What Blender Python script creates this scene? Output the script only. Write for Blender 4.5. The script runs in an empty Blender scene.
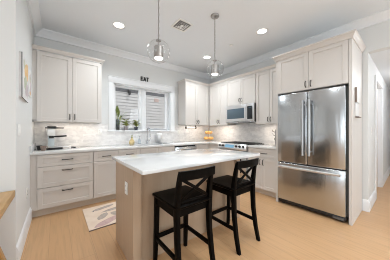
import bpy, bmesh, math, random
from mathutils import Vector, Matrix
C = bpy.context.scene.collection
SC = bpy.context.scene
PI = math.pi
random.seed(7)

# ------------------------------------------------------------------ camera
cam_d = bpy.data.cameras.new('camera'); cam = bpy.data.objects.new('camera', cam_d); C.objects.link(cam)
cam.location = (-3.634, -3.848, 1.215)
cam.rotation_euler = (PI/2, 0, -math.radians(38.55))
cam_d.lens = 16.0; cam_d.sensor_width = 36.0; cam_d.shift_y = 0.3/390; cam_d.clip_start = 0.03
SC.camera = cam
# ------------------------------------------------------------------ world, big lights, exposure
world = bpy.data.worlds.new('world'); SC.world = world; world.use_nodes = True
wb = world.node_tree.nodes['Background']; wb.inputs[0].default_value = (0.90, 0.95, 1.0, 1); wb.inputs[1].default_value = 1.3
def area(name, loc, target, sx, sy, power, color=(1, 1, 1)):
    d = bpy.data.lights.new(name, 'AREA'); d.shape = 'RECTANGLE'; d.size = sx; d.size_y = sy; d.energy = power; d.color = color
    o = bpy.data.objects.new(name, d); C.objects.link(o); o.location = loc
    o.rotation_euler = (Vector(target)-Vector(loc)).to_track_quat('-Z', 'Y').to_euler()
    return o
sun_d = bpy.data.lights.new('sun', 'SUN'); sun_d.energy = 1.5; sun_d.angle = 0.02; sun_d.color = (1, .97, .93)
sun = bpy.data.objects.new('sun', sun_d); C.objects.link(sun); sun.rotation_euler = Vector((-.15, .55, -1)).to_track_quat('-Z', 'Y').to_euler()
area('side_fill', (-6.5, -4.75, 1.15), (-3.0, -4.0, 1.15), 2.3, 1.8, 28, (0.87, 0.95, 1.0))  # added fill from the left, out of view
area('right_fill', (-.08, -5.85, 1.45), (-3.9, -2.6, 2.6), 0.9, 2.1, 30, (0.87, 0.95, 1.0))  # added fill behind the camera, aimed to brighten the left wall
area('living_room_fill', (-2.15, -6.3, 1.45), (-2.4, -3.0, 2.7), 1.9, 2.2, 11, (0.87, 0.95, 1.0))  # weak added fill from the unseen rear, tilted up at the ceiling
SC.view_settings.view_transform = 'Standard'; SC.view_settings.look = 'None'
SC.cycles.filter_width = 1.0
SC.view_settings.gamma = 1.0; SC.view_settings.use_curve_mapping = False
SC.view_settings.exposure = 0.28
DL = 60      # base watts of the downlights and the added ceiling spots

# ------------------------------------------------------------------ materials
def mat(name, col, rough=0.5, metal=0.0, spec=0.5, noise=None, bump=None, emit=None, coat=0.0):
    m = bpy.data.materials.new(name); m.use_nodes = True
    nt = m.node_tree; b = nt.nodes['Principled BSDF']
    b.inputs['Base Color'].default_value = (*col, 1); b.inputs['Roughness'].default_value = rough
    b.inputs['Metallic'].default_value = metal; b.inputs['Specular IOR Level'].default_value = spec
    b.inputs['Coat Weight'].default_value = coat
    if emit:
        b.inputs['Emission Color'].default_value = (*emit[0], 1); b.inputs['Emission Strength'].default_value = emit[1]
    if noise or bump:
        tc = nt.nodes.new('ShaderNodeTexCoord'); mp = nt.nodes.new('ShaderNodeMapping')
        nt.links.new(tc.outputs['Object'], mp.inputs[0])
        nz = nt.nodes.new('ShaderNodeTexNoise'); nt.links.new(mp.outputs[0], nz.inputs['Vector'])
        sc, st = (noise or bump)[0], None
        nz.inputs['Scale'].default_value = 1.0; nz.inputs['Detail'].default_value = 4
        mp.inputs['Scale'].default_value = sc if isinstance(sc, tuple) else (sc, sc, sc)
        if noise:
            mx = nt.nodes.new('ShaderNodeMix'); mx.data_type = 'RGBA'
            mx.inputs['A'].default_value = (*col, 1); mx.inputs['B'].default_value = (*noise[1], 1)
            rp = nt.nodes.new('ShaderNodeMapRange'); rp.inputs['From Min'].default_value = 0.38; rp.inputs['From Max'].default_value = 0.68
            nt.links.new(nz.outputs['Fac'], rp.inputs['Value']); nt.links.new(rp.outputs[0], mx.inputs['Factor'])
            nt.links.new(mx.outputs['Result'], b.inputs['Base Color'])
        if bump:
            bp = nt.nodes.new('ShaderNodeBump'); bp.inputs['Strength'].default_value = bump[1]; bp.inputs['Distance'].default_value = (noise or bump)[2] if len(noise or bump) > 2 else 0.002
            nt.links.new(nz.outputs['Fac'], bp.inputs['Height']); nt.links.new(bp.outputs[0], b.inputs['Normal'])
    return m
def glass_mat(name, tint=(1, 1, 1), blend=0.25, refl=1.0):
    m = bpy.data.materials.new(name); m.use_nodes = True; nt = m.node_tree
    nt.nodes.remove(nt.nodes['Principled BSDF']); out = nt.nodes['Material Output']
    t = nt.nodes.new('ShaderNodeBsdfTransparent'); t.inputs[0].default_value = (*tint, 1)
    g = nt.nodes.new('ShaderNodeBsdfGlossy'); g.inputs['Roughness'].default_value = 0.02
    lw = nt.nodes.new('ShaderNodeLayerWeight'); lw.inputs['Blend'].default_value = 0.5
    pw = nt.nodes.new('ShaderNodeMath'); pw.operation = 'POWER'; pw.inputs[1].default_value = 4.0
    nt.links.new(lw.outputs['Facing'], pw.inputs[0])
    mu = nt.nodes.new('ShaderNodeMath'); mu.operation = 'MULTIPLY_ADD'; mu.inputs[1].default_value = refl; mu.inputs[2].default_value = blend
    nt.links.new(pw.outputs[0], mu.inputs[0])
    mx = nt.nodes.new('ShaderNodeMixShader'); nt.links.new(mu.outputs[0], mx.inputs[0])
    nt.links.new(t.outputs[0], mx.inputs[1]); nt.links.new(g.outputs[0], mx.inputs[2]); nt.links.new(mx.outputs[0], out.inputs[0])
    return m
def brick_mat(name, axes, scale, bw, rh, c1, c2, cm, mortar, rough, nz_scale, nz_col, offs=0.5, bump=0.0, rough2=None, var=1.0):
    """planks / tiles in the plane of two object axes"""
    m = bpy.data.materials.new(name); m.use_nodes = True; nt = m.node_tree; b = nt.nodes['Principled BSDF']
    L = nt.links.new
    tc = nt.nodes.new('ShaderNodeTexCoord'); sp = nt.nodes.new('ShaderNodeSeparateXYZ'); L(tc.outputs['Object'], sp.inputs[0])
    cb = nt.nodes.new('ShaderNodeCombineXYZ'); L(sp.outputs[axes[0]], cb.inputs[0]); L(sp.outputs[axes[1]], cb.inputs[1])
    br = nt.nodes.new('ShaderNodeTexBrick'); L(cb.outputs[0], br.inputs['Vector'])
    br.inputs['Scale'].default_value = scale; br.inputs['Brick Width'].default_value = bw; br.inputs['Row Height'].default_value = rh
    br.inputs['Color1'].default_value = (*c1, 1); br.inputs['Color2'].default_value = (*c2, 1); br.inputs['Mortar'].default_value = (*cm, 1)
    br.inputs['Mortar Size'].default_value = mortar; br.inputs['Mortar Smooth'].default_value = 0.3; br.offset = offs
    mp = nt.nodes.new('ShaderNodeMapping'); mp.inputs['Scale'].default_value = nz_scale; L(cb.outputs[0], mp.inputs[0])
    nz = nt.nodes.new('ShaderNodeTexNoise'); nz.inputs['Scale'].default_value = 1; nz.inputs['Detail'].default_value = 6; nz.inputs['Distortion'].default_value = 0.6
    L(mp.outputs[0], nz.inputs['Vector'])
    rp = nt.nodes.new('ShaderNodeMapRange'); rp.inputs['From Min'].default_value = 0.45; rp.inputs['From Max'].default_value = 0.75; rp.inputs['To Max'].default_value = var
    L(nz.outputs['Fac'], rp.inputs['Value'])
    mx = nt.nodes.new('ShaderNodeMix'); mx.data_type = 'RGBA'; mx.inputs['B'].default_value = (*nz_col, 1)
    L(rp.outputs[0], mx.inputs['Factor']); L(br.outputs['Color'], mx.inputs['A']); L(mx.outputs['Result'], b.inputs['Base Color'])
    b.inputs['Roughness'].default_value = rough
    if bump:
        bp = nt.nodes.new('ShaderNodeBump'); bp.inputs['Strength'].default_value = bump; bp.inputs['Distance'].default_value = 0.001; bp.invert = True
        L(br.outputs['Fac'], bp.inputs['Height']); L(bp.outputs[0], b.inputs['Normal'])
    return m
M = {}
M['wall'] = mat('wall_paint', (0.74, 0.75, 0.745), 0.7, bump=(60, 0.03))
M['ceil'] = mat('ceiling_paint', (0.81, 0.845, 0.875), 0.85, bump=(60, 0.02))
M['trim'] = mat('trim_paint', (0.83, 0.845, 0.86), 0.4)
M['cab'] = mat('cabinet_paint', (0.66, 0.625, 0.59), 0.42)
M['toe'] = mat('toe_kick_wood', (0.66, 0.585, 0.50), 0.5)
M['floor'] = brick_mat('oak_floor', ('Y', 'X'), 1.0, 1.9, 0.185, (0.60, 0.362, 0.188), (0.57, 0.338, 0.172), (0.42, 0.25, 0.13), 0.0018, 0.33, (2.5, 40, 1), (0.48, 0.295, 0.15), 0.33, 0.25, var=0.8)
M['tile_back'] = brick_mat('marble_tile_back', ('X', 'Z'), 1.0, 0.105, 0.052, (0.86, 0.85, 0.84), (0.74, 0.73, 0.725), (0.80, 0.79, 0.78), 0.0022, 0.25, (11, 18, 1), (0.60, 0.59, 0.595), 0.5, 0.2, var=0.7)
M['tile_right'] = brick_mat('marble_tile_right', ('Y', 'Z'), 1.0, 0.105, 0.052, (0.86, 0.85, 0.84), (0.74, 0.73, 0.725), (0.80, 0.79, 0.78), 0.0022, 0.25, (11, 18, 1), (0.60, 0.59, 0.595), 0.5, 0.2, var=0.7)
M['quartz'] = mat('white_quartz', (0.73, 0.735, 0.73), 0.08, noise=((1.6, 4.5, 2), (0.685, 0.69, 0.692)))
M['island'] = mat('island_wood', (0.47, 0.345, 0.24), 0.40, noise=((14, 14, .8), (0.42, 0.30, 0.205)))
M['black_wood'] = mat('black_stained_wood', (0.0018, 0.0014, 0.0012), 0.40, spec=.06, noise=((30, 30, 3), (0.0035, 0.0026, 0.0021)))
M['steel'] = mat('stainless_steel', (0.55, 0.57, 0.59), 0.20, 1.0, bump=((9, 9, 1.1), .5, .006))
M['steel_bright'] = mat('polished_steel', (0.74, 0.74, 0.745), 0.30, 1.0)
M['handle_steel'] = mat('brushed_handle_steel', (0.44, 0.445, 0.45), 0.32, 1.0)
M['chrome'] = mat('chrome', (0.50, 0.50, 0.515), 0.12, 1.0)
M['nickel'] = mat('brushed_nickel', (0.40, 0.385, 0.37), 0.4, 1.0)
M['bronze'] = mat('dark_pull_metal', (0.07, 0.062, 0.056), 0.4, 0.6)
M['black'] = mat('black_plastic', (0.012, 0.012, 0.013), 0.35)
M['blackglass'] = mat('black_glass', (0.015, 0.017, 0.02), 0.06)
M['grate'] = mat('cast_iron', (0.02, 0.02, 0.02), 0.55)
M['darkglass'] = mat('oven_window_glass', (0.085, 0.125, 0.16), 0.05)  # blue of a reflected window is mixed into the glass colour
M['display'] = mat('blue_display', (0.12, 0.25, 0.36), 0.15, emit=((0.25, 0.5, 0.7), 0.35))
M['plastic'] = mat('white_plastic', (0.84, 0.84, 0.82), 0.35)
M['greyplastic'] = mat('grey_plastic', (0.42, 0.42, 0.41), 0.4)
M['glass'] = glass_mat('window_glass', (0.97, 0.975, 0.975), 0.02, 0.35)
M['globe'] = glass_mat('clear_globe_glass', (0.985, 0.985, 0.985), 0.05, 0.9)
M['lamp'] = mat('lit_diffuser', (1, 1, 1), 0.5, emit=((1.0, 0.96, 0.88), 5.0))
M['strip'] = mat('lit_led_strip', (1, 1, 1), 0.5, emit=((1.0, 0.82, 0.62), 1.2))
M['siding'] = mat('lap_siding', (0.50, 0.485, 0.475), 0.7, noise=((3, 3, 8), (0.46, 0.445, 0.435)))
M['eave'] = mat('shaded_eave_dark', (0.10, 0.10, 0.105), 0.7)  # shade under the soffit is put into this dark colour
M['leaf'] = mat('leaf_green', (0.20, 0.29, 0.07), 0.45, noise=(22, (0.52, 0.55, 0.22)))
M['leaf_pale'] = mat('variegated_leaf', (0.32, 0.38, 0.09), 0.45, noise=(30, (0.62, 0.60, 0.26)))
M['soil'] = mat('soil', (0.05, 0.035, 0.025), 0.9)
M['orange'] = mat('orange_peel', (0.82, 0.40, 0.10), 0.45, noise=(12, (0.86, 0.50, 0.16)))
M['wire'] = mat('brass_wire', (0.55, 0.38, 0.18), 0.3, 0.9)
M['table'] = mat('table_oak', (0.55, 0.34, 0.14), 0.38, noise=((40, 3, 40), (0.46, 0.26, 0.09)))
M['table_leg'] = mat('table_leg_oak', (0.45, 0.24, 0.07), 0.4, noise=((40, 40, 3), (0.38, 0.19, 0.05)))
M['mat'] = mat('mat_cream', (0.86, 0.71, 0.58), 0.9, noise=(7, (0.80, 0.64, 0.51)))
M['mat_pink'] = mat('mat_pink_leaf', (0.58, 0.39, 0.37), 0.9, noise=(30, (0.66, 0.47, 0.44)))
M['mat_grey'] = mat('mat_taupe_leaf', (0.43, 0.36, 0.31), 0.9, noise=(30, (0.53, 0.44, 0.38)))
M['ink'] = mat('dark_sign_paint', (0.05, 0.05, 0.05), 0.6)
M['canvas'] = mat('canvas_white', (0.76, 0.75, 0.73), 0.8, noise=(9, (0.66, 0.66, 0.68)))
M['paint_o'] = mat('ochre_paint', (0.72, 0.45, 0.18), 0.7, noise=(18, (0.76, 0.58, 0.36)))
M['paint_g'] = mat('sage_paint', (0.42, 0.46, 0.33), 0.7, noise=(18, (0.62, 0.62, 0.52)))
M['paint_p'] = mat('mauve_paint', (0.50, 0.42, 0.45), 0.7, noise=(18, (0.68, 0.62, 0.62)))
M['door_hall'] = mat('hall_door_paint', (0.80, 0.76, 0.73), 0.45)
M['soap'] = mat('amber_soap', (0.70, 0.53, 0.25), 0.12, noise=(14, (0.74, 0.62, 0.38)))
M['aqua'] = mat('pale_blue_enamel', (0.60, 0.67, 0.69), 0.25)
M['vase'] = glass_mat('grey_vase_glass', (0.62, 0.66, 0.66), 0.06, 0.6)
M['pot_grey'] = mat('grey_ceramic', (0.30, 0.27, 0.27), 0.4)
M['pot_dark'] = mat('navy_ceramic', (0.05, 0.055, 0.075), 0.25)
M['paper'] = mat('paper_white', (0.80, 0.80, 0.79), 0.8)
M['brown'] = mat('brown_edge', (0.22, 0.17, 0.14), 0.6)

# ------------------------------------------------------------------ mesh helpers
class MB:
    def __init__(s): s.bm = bmesh.new()
    def box(s, x0, x1, y0, y1, z0, z1, bev=0.0, seg=2):
        x0, x1 = sorted((x0, x1)); y0, y1 = sorted((y0, y1)); z0, z1 = sorted((z0, z1))
        t = bmesh.new(); bmesh.ops.create_cube(t, size=1.0)
        for v in t.verts: v.co = Vector((x0+(v.co.x+.5)*(x1-x0), y0+(v.co.y+.5)*(y1-y0), z0+(v.co.z+.5)*(z1-z0)))
        if bev: bmesh.ops.bevel(t, geom=t.edges[:], offset=min(bev, .45*min(x1-x0, y1-y0, z1-z0)), segments=seg, profile=0.5, affect='EDGES')
        s._merge(t); return s
    def _merge(s, t, mtx=None):
        if mtx is not None: bmesh.ops.transform(t, matrix=mtx, verts=t.verts[:])
        me = bpy.data.meshes.new('tmp'); t.to_mesh(me); t.free(); s.bm.from_mesh(me); bpy.data.meshes.remove(me)
    def lathe(s, prof, cx=0, cy=0, cz=0, n=24, mtx=None, cap=True):
        t = bmesh.new(); rings = []
        for r, z in prof:
            if r < 1e-5: rings.append([t.verts.new((0, 0, z))])
            else: rings.append([t.verts.new((r*math.cos(2*PI*i/n), r*math.sin(2*PI*i/n), z)) for i in range(n)])
        for a, b in zip(rings, rings[1:]):
            for i in range(n):
                j = (i+1) % n
                if len(a) == 1 and len(b) == 1: continue
                if len(a) == 1: t.faces.new((a[0], b[j], b[i]))
                elif len(b) == 1: t.faces.new((a[i], a[j], b[0]))
                else: t.faces.new((a[i], a[j], b[j], b[i]))
        if cap:
            for rg in (rings[0], rings[-1]):
                if len(rg) > 1: t.faces.new(rg)
        bmesh.ops.recalc_face_normals(t, faces=t.faces[:])
        m = Matrix.Translation((cx, cy, cz)) @ (mtx or Matrix.Identity(4)); s._merge(t, m); return s
    def cyl(s, p0, p1, r0, r1=None, n=16):
        p0 = Vector(p0); p1 = Vector(p1); d = p1-p0
        m = Matrix.Translation(p0) @ d.to_track_quat('Z', 'Y').to_matrix().to_4x4()
        return s.lathe([(r0, 0), (r0 if r1 is None else r1, d.length)], n=n, mtx=m)
    def tube(s, pts, r, n=10, closed=False):
        pts = [Vector(p) for p in pts]; t = bmesh.new(); rings = []
        N = len(pts); up = None
        for i, p in enumerate(pts):
            a = pts[i-1] if (i or closed) else p; b = pts[(i+1) % N] if (i < N-1 or closed) else p
            d = (b-a).normalized()
            if up is None: up = d.orthogonal().normalized()
            up = (up - d*up.dot(d)).normalized(); sd = d.cross(up)
            rr = r[i] if isinstance(r, (list, tuple)) else r
            rings.append([t.verts.new(p+rr*(math.cos(2*PI*k/n)*up+math.sin(2*PI*k/n)*sd)) for k in range(n)])
        pr = list(zip(rings, rings[1:])) + ([(rings[-1], rings[0])] if closed else [])
        for a, b in pr:
            for k in range(n): t.faces.new((a[k], a[(k+1) % n], b[(k+1) % n], b[k]))
        if not closed: t.faces.new(rings[0]); t.faces.new(rings[-1])
        bmesh.ops.recalc_face_normals(t, faces=t.faces[:]); s._merge(t); return s
    def loft(s, secs, bev=0.0):
        """secs: (cx, cy, z, hx, hy) rectangular sections stacked upwards"""
        t = bmesh.new(); rings = []
        for cx, cy, z, hx, hy in secs:
            rings.append([t.verts.new((cx+a*hx, cy+b*hy, z)) for a, b in ((-1, -1), (1, -1), (1, 1), (-1, 1))])
        for a, b in zip(rings, rings[1:]):
            for k in range(4): t.faces.new((a[k], a[(k+1) % 4], b[(k+1) % 4], b[k]))
        t.faces.new(rings[0][::-1]); t.faces.new(rings[-1])
        if bev:
            es = [e for e in t.edges if abs(e.verts[0].co.z-e.verts[1].co.z) > 1e-4]
            bmesh.ops.bevel(t, geom=es, offset=bev, segments=2, profile=.5, affect='EDGES')
        bmesh.ops.recalc_face_normals(t, faces=t.faces[:]); s._merge(t); return s
    def beam(s, p0, p1, w, h, up=(0, 0, 1), bev=0.0):
        p0 = Vector(p0); p1 = Vector(p1); d = (p1-p0); L = d.length; d.normalize(); up = Vector(up); up = (up-d*up.dot(d)).normalized(); sd = d.cross(up)
        t = bmesh.new(); bmesh.ops.create_cube(t, size=1.0)
        for v in t.verts: v.co = Vector((v.co.x*w, v.co.y*h, (v.co.z+.5)*L))
        if bev: bmesh.ops.bevel(t, geom=t.edges[:], offset=bev, segments=2, profile=.5, affect='EDGES')
        m = Matrix((sd, up, d)).transposed().to_4x4(); m.translation = p0; s._merge(t, m); return s
    def prism(s, pts, axis, a0, a1, bev=0.0):
        """closed polygon pts in the two other axes, extruded along axis"""
        t = bmesh.new(); rings = []
        for a in (a0, a1):
            rg = []
            for p, q in pts: rg.append(t.verts.new({'x': (a, p, q), 'y': (p, a, q), 'z': (p, q, a)}[axis]))
            rings.append(rg)
        n = len(pts)
        for k in range(n): t.faces.new((rings[0][k], rings[0][(k+1) % n], rings[1][(k+1) % n], rings[1][k]))
        t.faces.new(rings[0]); t.faces.new(rings[1])
        bmesh.ops.recalc_face_normals(t, faces=t.faces[:])
        if bev: bmesh.ops.bevel(t, geom=t.edges[:], offset=bev, segments=2, profile=.5, affect='EDGES')
        s._merge(t); return s
    def sweep(s, path, prof):
        """profile (out, z) swept along a plan path, mitred; out = to the right of travel"""
        t = bmesh.new(); P = [Vector((*p, 0)) for p in path]; rings = []
        def nrm(a, b): d = (b-a).normalized(); return Vector((d.y, -d.x, 0))
        for i, p in enumerate(P):
            ns = []
            if i: ns.append(nrm(P[i-1], p))
            if i < len(P)-1: ns.append(nrm(p, P[i+1]))
            mnv = ns[0] if len(ns) == 1 else (ns[0]+ns[1])/(1+ns[0].dot(ns[1]))
            rings.append([t.verts.new(p+mnv*o+Vector((0, 0, z))) for o, z in prof])
        n = len(prof)
        for a, b in zip(rings, rings[1:]):
            for k in range(n): t.faces.new((a[k], a[(k+1) % n], b[(k+1) % n], b[k]))
        t.faces.new(rings[0]); t.faces.new(rings[-1])
        bmesh.ops.recalc_face_normals(t, faces=t.faces[:]); s._merge(t); return s
    def build(s, name, material, parent=None, smooth=True):
        me = bpy.data.meshes.new(name); s.bm.to_mesh(me); s.bm.free()
        me.materials.append(M[material] if isinstance(material, str) else material)
        if smooth:
            for p in me.polygons: p.use_smooth = True
            try: me.set_sharp_from_angle(angle=math.radians(35))
            except Exception: pass
        o = bpy.data.objects.new(name, me); C.objects.link(o)
        if parent is not None: o.parent = parent
        return o
def tag(o, label, cat, group=None):
    o['label'] = label; o['category'] = cat
    if group: o['group'] = group
    return o
def thing(name, label, cat, loc=(0, 0, 0), rz=0.0, group=None):
    o = bpy.data.objects.new(name, None); C.objects.link(o); o.location = loc; o.rotation_euler = (0, 0, rz)
    o.empty_display_size = 0.1
    return tag(o, label, cat, group)
def struct(name, mb, material, parent=None):
    o = mb.build(name, material, parent)
    if parent is None: o['kind'] = 'structure'
    return o
def kids(o): return [c for c in bpy.data.objects if c.parent == o]
def dup(root, loc, rz, label, group=None):
    def cp(o, par):
        c = o.copy(); C.objects.link(c)
        if par is not None: c.parent = par
        for ch in kids(o): cp(ch, c)
        return c
    r = cp(root, None); r.location = loc; r.rotation_euler = (0, 0, rz); r['label'] = label
    if group: r['group'] = group
    return r

# ------------------------------------------------------------------ room shell
H = 2.88; LW = -3.92; LE = -1.65; OPY = -3.434; HALLZ = 2.385
b = MB(); b.box(-6.72, 5.2, -6.52, 0.15, -0.06, 0.0); struct('floor', b, 'floor')
b = MB(); b.box(-6.72, 0.12, -6.52, 0.15, H, H+0.06); struct('ceiling', b, 'ceil')
b = MB(); b.box(0.12, 5.2, -5.2, OPY+.12, HALLZ, HALLZ+0.06); struct('ceiling', b, 'ceil')
WX0, WX1, WZ0, WZ1 = -2.715, -1.36, 1.212, 2.195
b = MB(); b.box(LW-.12, WX0, 0, .15, 0, H); b.box(WX1, 0.12, 0, .15, 0, H); b.box(WX0, WX1, 0, .15, 0, WZ0); b.box(WX0, WX1, 0, .15, WZ1, H)
struct('wall_back', b, 'wall')
b = MB(); b.box(0, .12, OPY, 0, 0, H); b.box(0, .12, -5.2, OPY, HALLZ, H); b.box(0, .12, -5.38, -5.2, 0, H); b.box(0, .12, -6.4, -6.32, 0, H); b.box(0, .12, -6.32, -5.38, 0, .25); b.box(0, .12, -6.32, -5.38, 2.65, H); struct('wall_right', b, 'wall')  # opening at the unseen far end is added to let light in
b = MB(); b.box(LW-.12, LW, LE, 0, 0, H); struct('wall_left', b, 'wall')
b = MB(); b.box(-6.72, LW-.12, LE, LE+.12, 0, H); struct('wall_front_left', b, 'wall')
b = MB(); b.box(.12, .80, OPY, OPY+.12, 0, HALLZ); b.box(.80, 1.78, OPY, OPY+.12, 2.10, HALLZ); b.box(1.78, 5.2, OPY, OPY+.12, 0, HALLZ)
b.box(5.08, 5.2, -5.2, OPY, 0, HALLZ); b.box(.12, 5.2, -5.32, -5.2, 0, HALLZ); struct('wall_hall', b, 'wall')
b = MB(); b.box(-6.6, -3.2, -6.52, -6.4, 0, H); b.box(-1.1, 0.12, -6.52, -6.4, 0, H); b.box(-3.2, -1.1, -6.52, -6.4, 0, .25); b.box(-3.2, -1.1, -6.52, -6.4, 2.65, H); struct('wall_front', b, 'wall')  # unseen; its opening is placed and sized to control the light
b = MB(); b.box(-6.72, -6.6, -6.52, -6.0, 0, H); b.box(-6.72, -6.6, -3.5, LE+.12, 0, H); b.box(-6.72, -6.6, -6.0, -3.5, 0, .25); b.box(-6.72, -6.6, -6.0, -3.5, 2.65, H); struct('wall_far_left', b, 'wall')  # unseen; opening kept small to limit light on the front left wall
# crown moulding at the ceiling
crown = [(0, H), (0.098, H), (0.098, H-.018), (0.086, H-.026), (0.056, H-.050), (0.032, H-.085), (0.022, H-.10), (0.022, H-.125), (0, H-.125)]
b = MB(); b.sweep([(-6.6, LE), (LW, LE), (LW, 0), (0, 0), (0, -6.4)], crown); struct('trim_1', b, 'trim')
base = [(0, 0), (0.018, 0), (0.018, 0.135), (0.012, 0.15), (0.006, 0.17), (0, 0.175)]
b = MB(); b.sweep([(LW, LE), (LW, -.612)], base); struct('baseboard_left', b, 'trim')
b = MB(); b.sweep([(0, -3.375), (0, OPY), (.715, OPY)], base); struct('baseboard_right', b, 'trim')
b = MB(); b.sweep([(1.86, OPY), (5.08, OPY), (5.08, -5.2)], base); struct('baseboard_hall', b, 'trim')
# backsplash
b = MB(); b.box(LW, -2.82, -.010, 0, .914, 1.345); b.box(-2.82, -1.25, -.010, 0, .914, 1.195); b.box(-1.25, 0, -.010, 0, .914, 1.345)
o = struct('wall_back_tile', b, 'tile_back')
b = MB(); b.box(-.010, 0, -1.015, -.010, .914, 1.345); b.box(-.010, 0, -1.785, -1.015, .914, 1.395); b.box(-.010, 0, -2.385, -1.785, .914, 1.345)
o = struct('wall_right_tile', b, 'tile_right')

# window
win = bpy.data.objects.new('window_1', None); C.objects.link(win); win['kind'] = 'structure'
b = MB()
b.box(WX0-.105, WX0, -.020, 0, WZ0-.03, WZ1+.11, .004); b.box(WX1, WX1+.105, -.020, 0, WZ0-.03, WZ1+.11, .004)
b.box(WX0-.11, WX1+.11, -.026, 0, WZ1, WZ1+.12, .004); b.box(WX0-.112, WX1+.112, -.028, 0, WZ1+.12, WZ1+.14, .004)
b.build('casing', 'trim', win)
b = MB(); b.box(WX0-.12, WX1+.12, -.045, .0, WZ0-.022, WZ0, .004); b.box(WX0, WX1, 0, .10, WZ0-.01, WZ0+.002); b.build('sill', 'trim', win)
FY = .095
b = MB(); b.box(WX0, WX0+.02, .0, .15, WZ0, WZ1); b.box(WX1-.02, WX1, .0, .15, WZ0, WZ1); b.box(WX0, WX1, .0, .15, WZ1-.02, WZ1); b.box(WX0, WX1, FY, .15, WZ0, WZ0+.03)
mx = -2.07
b.box(mx-.03, mx+.03, FY-.012, .15, WZ0, WZ1, .003); b.build('frame', 'trim', win)
for sx0, sx1, fl, fr_ in ((WX0+.02, mx-.03, .038, .055), (mx+.03, WX1-.02, .055, .085)):
    b = MB(); f = .034
    b.box(sx0, sx0+fl, FY, FY+.04, WZ0+.03, WZ1-.02, .004); b.box(sx1-fr_, sx1, FY, FY+.04, WZ0+.03, WZ1-.02, .004)
    b.box(sx0+fl, sx1-fr_, FY, FY+.04, WZ1-.02-f, WZ1-.02, .004); b.box(sx0+fl, sx1-fr_, FY, FY+.04, WZ0+.015, WZ0+.015+f, .004)
    s_ = b.build('sash', 'trim', win)
    b = MB(); b.box(sx0+fl-.005, sx1-fr_+.005, FY+.016, FY+.022, WZ0+.015+f-.005, WZ1-.015-f); b.build('pane', 'glass', s_)
    b = MB(); b.box(sx1-f-.10, sx1-f-.02, FY-.012, FY, WZ0+.035, WZ0+.05, .003); b.build('latch', 'trim', s_)

# hall door with casing
dr = bpy.data.objects.new('door_1', None); C.objects.link(dr); dr['kind'] = 'structure'
b = MB(); b.box(.715, .80, OPY-.02, OPY, 0, 2.185, .004); b.box(1.78, 1.865, OPY-.02, OPY, 0, 2.185, .004); b.box(.80, 1.78, OPY-.02, OPY, 2.10, 2.185, .004)
b.box(.80, .82, OPY, OPY+.12, 0, 2.10); b.box(1.76, 1.78, OPY, OPY+.12, 0, 2.10); b.build('casing', 'trim', dr)
b = MB(); b.box(.82, 1.76, OPY+.05, OPY+.085, .008, 2.095, .003)
for z0, z1 in ((.2, .95), (1.1, 1.95)):
    b.box(.95, 1.63, OPY+.040, OPY+.05, z0, z1, .008)
b.build('door_leaf', 'door_hall', dr)
b = MB(); b.lathe([(0, 0), (.026, 0), (.026, .006), (.01, .012), (.01, .03), (.026, .045), (.024, .06), (0, .066)], .90, OPY+.05, 1.0, 16, Matrix.Rotation(PI/2, 4, 'X')); b.build('knob', 'nickel', dr)

# ------------------------------------------------------------------ neighbouring house outside
nh = thing('neighbor_house', 'neighbouring house with pale lap siding and dark eave seen through the window', 'house', (-1, 3.0, -.6))
b = MB()
for k in range(28):
    z = k*.120
    b.prism([(0, z+.012), (-.030, z), (-.006, z+.122), (0, z+.122)], 'x', -4.5, 6.0)
b.box(-4.5, 6.0, 0, .1, 0, 3.3); b.build('siding', 'siding', nh, smooth=False)
b = MB(); b.box(-4.5, 6.0, -.03, 0, 3.27, 3.55); b.box(-4.6, 6.1, -.06, .3, 3.55, 4.6); b.build('eave', 'eave', nh)
b = MB(); b.box(.60, .80, -.03, 0, 3.02, 3.17, .006)
for k in range(4): b.box(.615, .785, -.04, -.03, 3.035+.033*k, 3.055+.033*k)
b.build('vent_louver', mat('dryer_vent_paint', (0.52, 0.40, 0.36), 0.6), nh)
ol = thing('outdoor_lantern', 'small black lantern under the dark eave outside the left window pane', 'lantern', (-1.47, 2.94, 2.55))
b = MB(); b.lathe([(0, 0), (.02, .01), (.045, .03), (.05, .14), (.06, .145), (.02, .18), (0, .20)], 0, -.07, 0, 12); b.build('lamp_body', 'black', ol)
b = MB(); b.tube([(0, 0.03, .16), (0, -.04, .22), (0, -.07, .20)], .010); b.box(-.04, .04, -.0, .03, .10, .22, .005); b.build('bracket', 'black', ol)
b = MB(); b.box(-9, 9, .6, 9, -.72, -.6); o = struct('trim_2', b, mat('outdoor_gravel', (.35, .34, .32), .9, noise=(8, (.28, .27, .25)))); o.name = 'ground'

# ------------------------------------------------------------------ cabinetry builders (front faces -Y locally)
def shaker(x0, x1, z0, z1, yf, st=.058, th=.02):
    b = MB(); g = .0015
    x0 += g; x1 -= g; z0 += g; z1 -= g
    s2 = min(st, (z1-z0)*.30)
    b.box(x0, x0+st, yf, yf+th, z0, z1, .002, 1); b.box(x1-st, x1, yf, yf+th, z0, z1, .002, 1)
    b.box(x0+st-.001, x1-st+.001, yf, yf+th, z0, z0+s2, .002, 1); b.box(x0+st-.001, x1-st+.001, yf, yf+th, z1-s2, z1, .002, 1)
    b.box(x0+st-.004, x1-st+.004, yf+.010, yf+th, z0+s2-.004, z1-s2+.004)
    return b
def pull(parent, x, z, yf, vertical, L=.10, name='handle'):
    h = L/2; o = .030
    pts = [(-h, 0), (-h+.004, -o*.6), (-h+.016, -o), (0, -o-.004), (h-.016, -o), (h-.004, -o*.6), (h, 0)]
    b = MB()
    if vertical: b.tube([(x, yf+p[1], z+p[0]) for p in pts], .0068, 8)
    else: b.tube([(x+p[0], yf+p[1], z) for p in pts], .0068, 8)
    b.build(name, 'bronze', parent)
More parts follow.
